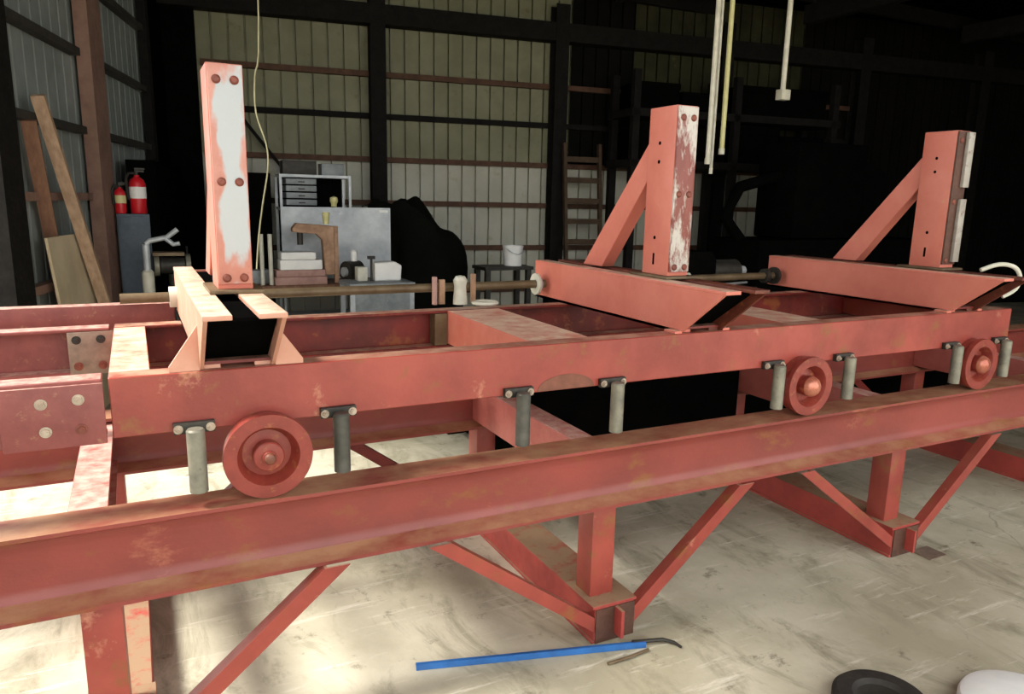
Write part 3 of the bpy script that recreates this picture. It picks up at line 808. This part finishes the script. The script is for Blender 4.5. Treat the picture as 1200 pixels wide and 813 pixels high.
# low table with white things
lt = empty('steel_table', (1.88, 5.0, 0), 'low grey steel table in front of the workbench, holding a white box', 'table')
MB().box(1.56, 2.22, 4.8, 5.25, .88, .92, .004).build('top', 'bench_grey', lt)
MB().box(1.6, 2.18, 4.82, 4.83, .56, .879).build('apron_panel', 'bench_grey', lt)
for x in (1.59, 2.19):
    for y in (4.83, 5.21): MB().box(x - .022, x + .022, y - .022, y + .022, 0, .88).build('leg', 'galv', lt)
q = MB(); q.prism([(1.87, .921), (2.14, .921), (2.15, 1.07), (2.08, 1.11), (1.87, 1.10)], 5.0, 5.18, fr_y(), bev=.01); tag(q.build('white_box', 'white'), 'white box with sloping top on the low steel table', 'box')
q = MB(); q.box(1.70, 1.80, 5.02, 5.14, .921, 1.06, .01); tag(q.build('white_can', 'off_white'), 'pale can on the steel table left of the white box', 'can')
q = MB(); q.box(1.825, 1.845, 5.0, 5.02, .921, 1.14); q.box(1.80, 1.87, 4.99, 5.03, 1.14, 1.17); tag(q.build('small_hammer', 'dark_iron'), 'dark upright hammer between the can and the white box', 'hammer')

# tarp-covered heap: lumpy
def blob(name, c, rx, ry, rz, m, amp=.18, seed=1, seg=26, rings=14):
    rnd = random.Random(seed)
    ph = [(rnd.uniform(2, 6), rnd.uniform(2, 6), rnd.uniform(2, 6), rnd.uniform(0, 6)) for _ in range(6)]
    mb = MB(); bm = mb.bm
    rows = []
    for i in range(rings + 1):
        th = math.pi / 2 * min(.9999, i / rings)
        row = []
        for k in range(seg):
            a = 2 * math.pi * k / seg
            ct = math.cos(th) ** .55
            dv = Vector((math.cos(a) * ct, math.sin(a) * ct, math.sin(th) ** .7))
            s = 1 + amp * sum(math.sin(p[0] * dv.x + p[3]) * math.sin(p[1] * dv.y + p[3] * 2) * math.cos(p[2] * dv.z) for p in ph) / 1.6
            sl = 1 - .30 * max(0, dv.x) - .06 * dv.x
            row.append(bm.verts.new((c[0] + dv.x * rx * s, c[1] + dv.y * ry * s, c[2] + dv.z * rz * s * sl)))
        rows.append(row)
    for A_, B_ in zip(rows, rows[1:]):
        for k in range(seg):
            f = bm.faces.new([A_[k], A_[(k + 1) % seg], B_[(k + 1) % seg], B_[k]]); f.smooth = True
    bmesh.ops.remove_doubles(bm, verts=bm.verts, dist=1e-4)
    return mb.build(name, m)
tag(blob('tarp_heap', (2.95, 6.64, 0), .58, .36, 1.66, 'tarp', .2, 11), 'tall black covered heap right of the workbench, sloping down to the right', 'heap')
bk = empty('white_bucket', (3.91, 6.0, .95), 'white plastic bucket on a dark stand behind the second headblock', 'bucket')
MB().lathe([(0, 0), (.11, 0), (.125, .22), (.13, .22), (.13, .245), (.118, .245), (.105, .015), (0, .015)], (3.91, 6.0, .95), (0, 0, 1), 28).build('pail', 'white', bk)
MB().tube([(3.91 - .128, 6, 1.18), (3.91 - .08, 5.87, 1.12), (3.91, 5.84, 1.09), (3.91 + .08, 5.87, 1.12), (3.91 + .128, 6, 1.18)], .005, 6).build('handle', 'galv', bk)
st = empty('dark_stand', (3.85, 6.0, 0), 'dark steel stand under the white bucket', 'stand')
MB().box(3.45, 4.1, 5.8, 6.2, .91, .949).build('top', 'dark_iron', st)
for x in (3.5, 4.05):
    for y in (5.85, 6.15): MB().box(x - .03, x + .03, y - .03, y + .03, 0, .91).build('leg', 'dark_iron', st)

# ladder against the back wall
ld = empty('wooden_ladder', C0 + BD * 5.52 + BN * .45, 'dark wooden ladder standing upright against the back wall', 'ladder')
def lw(w, n, z): return C0 + BD * w + BN * n + Vector((0, 0, z))
for w in (5.26, 5.80):
    beam_between(lw(w, .62, 0), lw(w, .32, 2.55), .07, .045, BN).build('side_rail', 'ladder_wood', ld)
for i in range(8):
    z = .3 + i * .29; n = .62 - .30 * z / 2.55
    beam_between(lw(5.27, n, z), lw(5.79, n, z), .05, .075, BN).build('rung', 'ladder_wood', ld)

# storage rack along the back wall, dark, upper part loaded
rk = empty('storage_rack', C0 + BD * 7.0 + BN * .6, 'dark storage rack with loaded upper deck along the back wall', 'rack')
for w in (6.0, 7.6, 9.3):
    for n in (.35, 1.0):
        wall_box(MB(), C0, BD, BN, w - .05, w + .05, n - .05, n + .05, 0, 3.5).build('upright', 'dark_steel', rk)
for z in (2.28, 2.95):
    wall_box(MB(), C0, BD, BN, 5.93, 9.4, .3, 1.05, z - .05, z + .05).build('deck', 'dark_steel', rk)
for i, (a, b, z, h) in enumerate(((6.07, 6.8, 2.335, .5), (6.85, 7.5, 2.335, .44), (7.7, 8.4, 2.335, .52), (8.45, 9.2, 2.335, .4), (6.07, 6.7, 3.005, .35), (6.75, 7.5, 3.005, .25), (7.7, 9.2, 3.005, .4))):
    q = wall_box(MB(), C0, BD, BN, a, b, .4, .95, z, z + h, .02)
    wall_box(q, C0, BD, BN, a - .01, b + .01, .39, .96, z + h * .78, z + h + .008, .012)
    tag(q.build('storage_crate', 'black'), ('black crate on the %s rack deck, %s from the ladder' % ('lower' if z < 2.9 else 'upper', ('first', 'second', 'third', 'fourth', 'first', 'second', 'third')[i])), 'crate', 'crates on the storage rack')

# dark machinery at right behind the carriage
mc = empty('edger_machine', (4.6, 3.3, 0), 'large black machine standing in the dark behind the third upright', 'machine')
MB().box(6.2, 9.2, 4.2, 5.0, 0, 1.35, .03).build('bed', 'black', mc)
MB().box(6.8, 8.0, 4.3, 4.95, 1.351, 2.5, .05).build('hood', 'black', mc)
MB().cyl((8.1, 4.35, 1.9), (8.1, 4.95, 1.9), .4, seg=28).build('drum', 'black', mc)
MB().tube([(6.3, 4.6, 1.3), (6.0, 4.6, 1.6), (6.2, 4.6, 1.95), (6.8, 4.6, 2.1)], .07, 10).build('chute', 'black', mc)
# low dark conveyor added to blacken the view behind the carriage
cv = empty('filler_trough', (4.0, 2.3, 0), 'low black conveyor trough added on the floor behind the carriage', 'filler')
MB().box(1.75, 7.0, 1.75, 2.75, .12, .16).build('bed', 'black', cv)
for y in (1.72, 2.76): MB().box(1.75, 7.0, y - .02, y + .02, 0, .55, .004).build('side_plate', 'black', cv)
for x in (1.9, 3.2, 4.5, 5.8, 6.9): MB().cyl((x, 1.745, .30), (x, 2.735, .30), .06, seg=16).build('roller', 'black', cv)
# set-works motor behind headblock two/three
mo = empty('setworks_motor', (3.05, 1.6, 1.1), 'black motor and gearbox on the carriage rear between second and third uprights', 'motor')
MB().box(2.62, 3.35, 1.33, 1.62, 1.17, 1.225, .004).build('mount_plate', 'dark_iron', mo)
MB().prism([(2.66, 1.226), (3.02, 1.226), (3.02, 1.40), (2.98, 1.455), (2.70, 1.455), (2.66, 1.42)], 1.36, 1.58, fr_y(), bev=.008).build('gearbox', 'black', mo)
MB().cyl((3.02, 1.46, 1.32), (3.26, 1.46, 1.32), .075, seg=24).build('motor_body', 'dark_iron', mo)
MB().lathe([(0, 0), (.05, 0), (.05, .02), (.03, .03), (.03, .07), (0, .07)], (3.27, 1.46, 1.32), (1, 0, 0), 20).build('coupling', 'galv', mo)
MB().tube([(2.70, 1.34, 1.24), (2.9, 1.335, 1.24), (3.1, 1.34, 1.25), (3.3, 1.38, 1.25)], .008, 8).build('hose', 'galv', mo)
MB().cyl((2.78, 1.355, 1.31), (2.78, 1.34, 1.31), .02, seg=14).build('sight_glass', 'off_white', mo)

# things hanging from the roof
for i, (x, y, z0, z1, r, lb) in enumerate(((4.30, 3.0, 2.11, ROOF + .15, .022, 'leftmost and longest of the three pale conduits hanging together'),
                               (4.37, 3.03, 2.03, ROOF + .15, .014, 'thin middle conduit of the three hanging together'),
                               (4.45, 3.0, 2.2, ROOF + .15, .022, 'yellowish right conduit of the three hanging together'),
                               (5.12, 3.0, 2.75, ROOF + .15, .024, 'single pale conduit with end fitting hanging right of the three'))):
    e = empty('hanging_conduit', (x, y, z0), lb, 'conduit', 'conduits hanging from the roof')
    dx = -.05 if i < 3 else -.03
    MB().tube([(x, y, z0), (x + dx * .2 * 0, y, (z0 + z1) / 2), (x, y, z1)], r, 10).build('tube', 'conduit' if i != 2 else 'tape_yellow', e)
    if i == 3: MB().box(x - .045, x + .06, y - .04, y + .04, z0 - .06, z0 + .03, .006).build('end_fitting', 'conduit', e)
    else: MB().lathe([(0, -.02), (r * 1.2, -.02), (r * 1.2, .03), (r, .03)], (x, y, z0), (0, 0, 1), 12).build('end_cap', 'conduit', e)
def smooth(pts):
    out = []
    for i in range(len(pts) - 1):
        p0, p1, p2, p3 = [Vector(pts[max(0, min(len(pts) - 1, j))]) for j in (i - 1, i, i + 1, i + 2)]
        for t in (0, .25, .5, .75):
            out.append(.5 * ((2 * p1) + (p2 - p0) * t + (2 * p0 - 5 * p1 + 4 * p2 - p3) * t * t + (3 * p1 - p0 - 3 * p2 + p3) * t ** 3))
    return out + [Vector(pts[-1])]
pts = [(.50, 2.5, ROOF + .15), (.476, 2.5, 2.74), (.44, 2.5, 2.42), (.437, 2.5, 2.22), (.487, 2.5, 2.04), (.49, 2.5, 1.9), (.451, 2.5, 1.69), (.42, 2.5, 1.5), (.398, 2.5, 1.30)]
sm = smooth(pts)
tag(MB().tube(sm, .0045, 6).build('hanging_wire', 'cord'), 'thin pale cord hanging from the roof beside the first upright', 'cord')

# bracket and hose end at the far right front of the third headblock
br = empty('hose_coil', (3.78, .0, 1.3), 'pale coiled hose end on the front of the third headblock', 'hose')
MB().tube(smooth([(3.54, .02, 1.45), (3.62, -.02, 1.48), (3.72, -.04, 1.465), (3.78, -.04, 1.41), (3.77, -.03, 1.35), (3.72, .0, 1.31)]), .011, 10).build('hose', 'off_white', br)
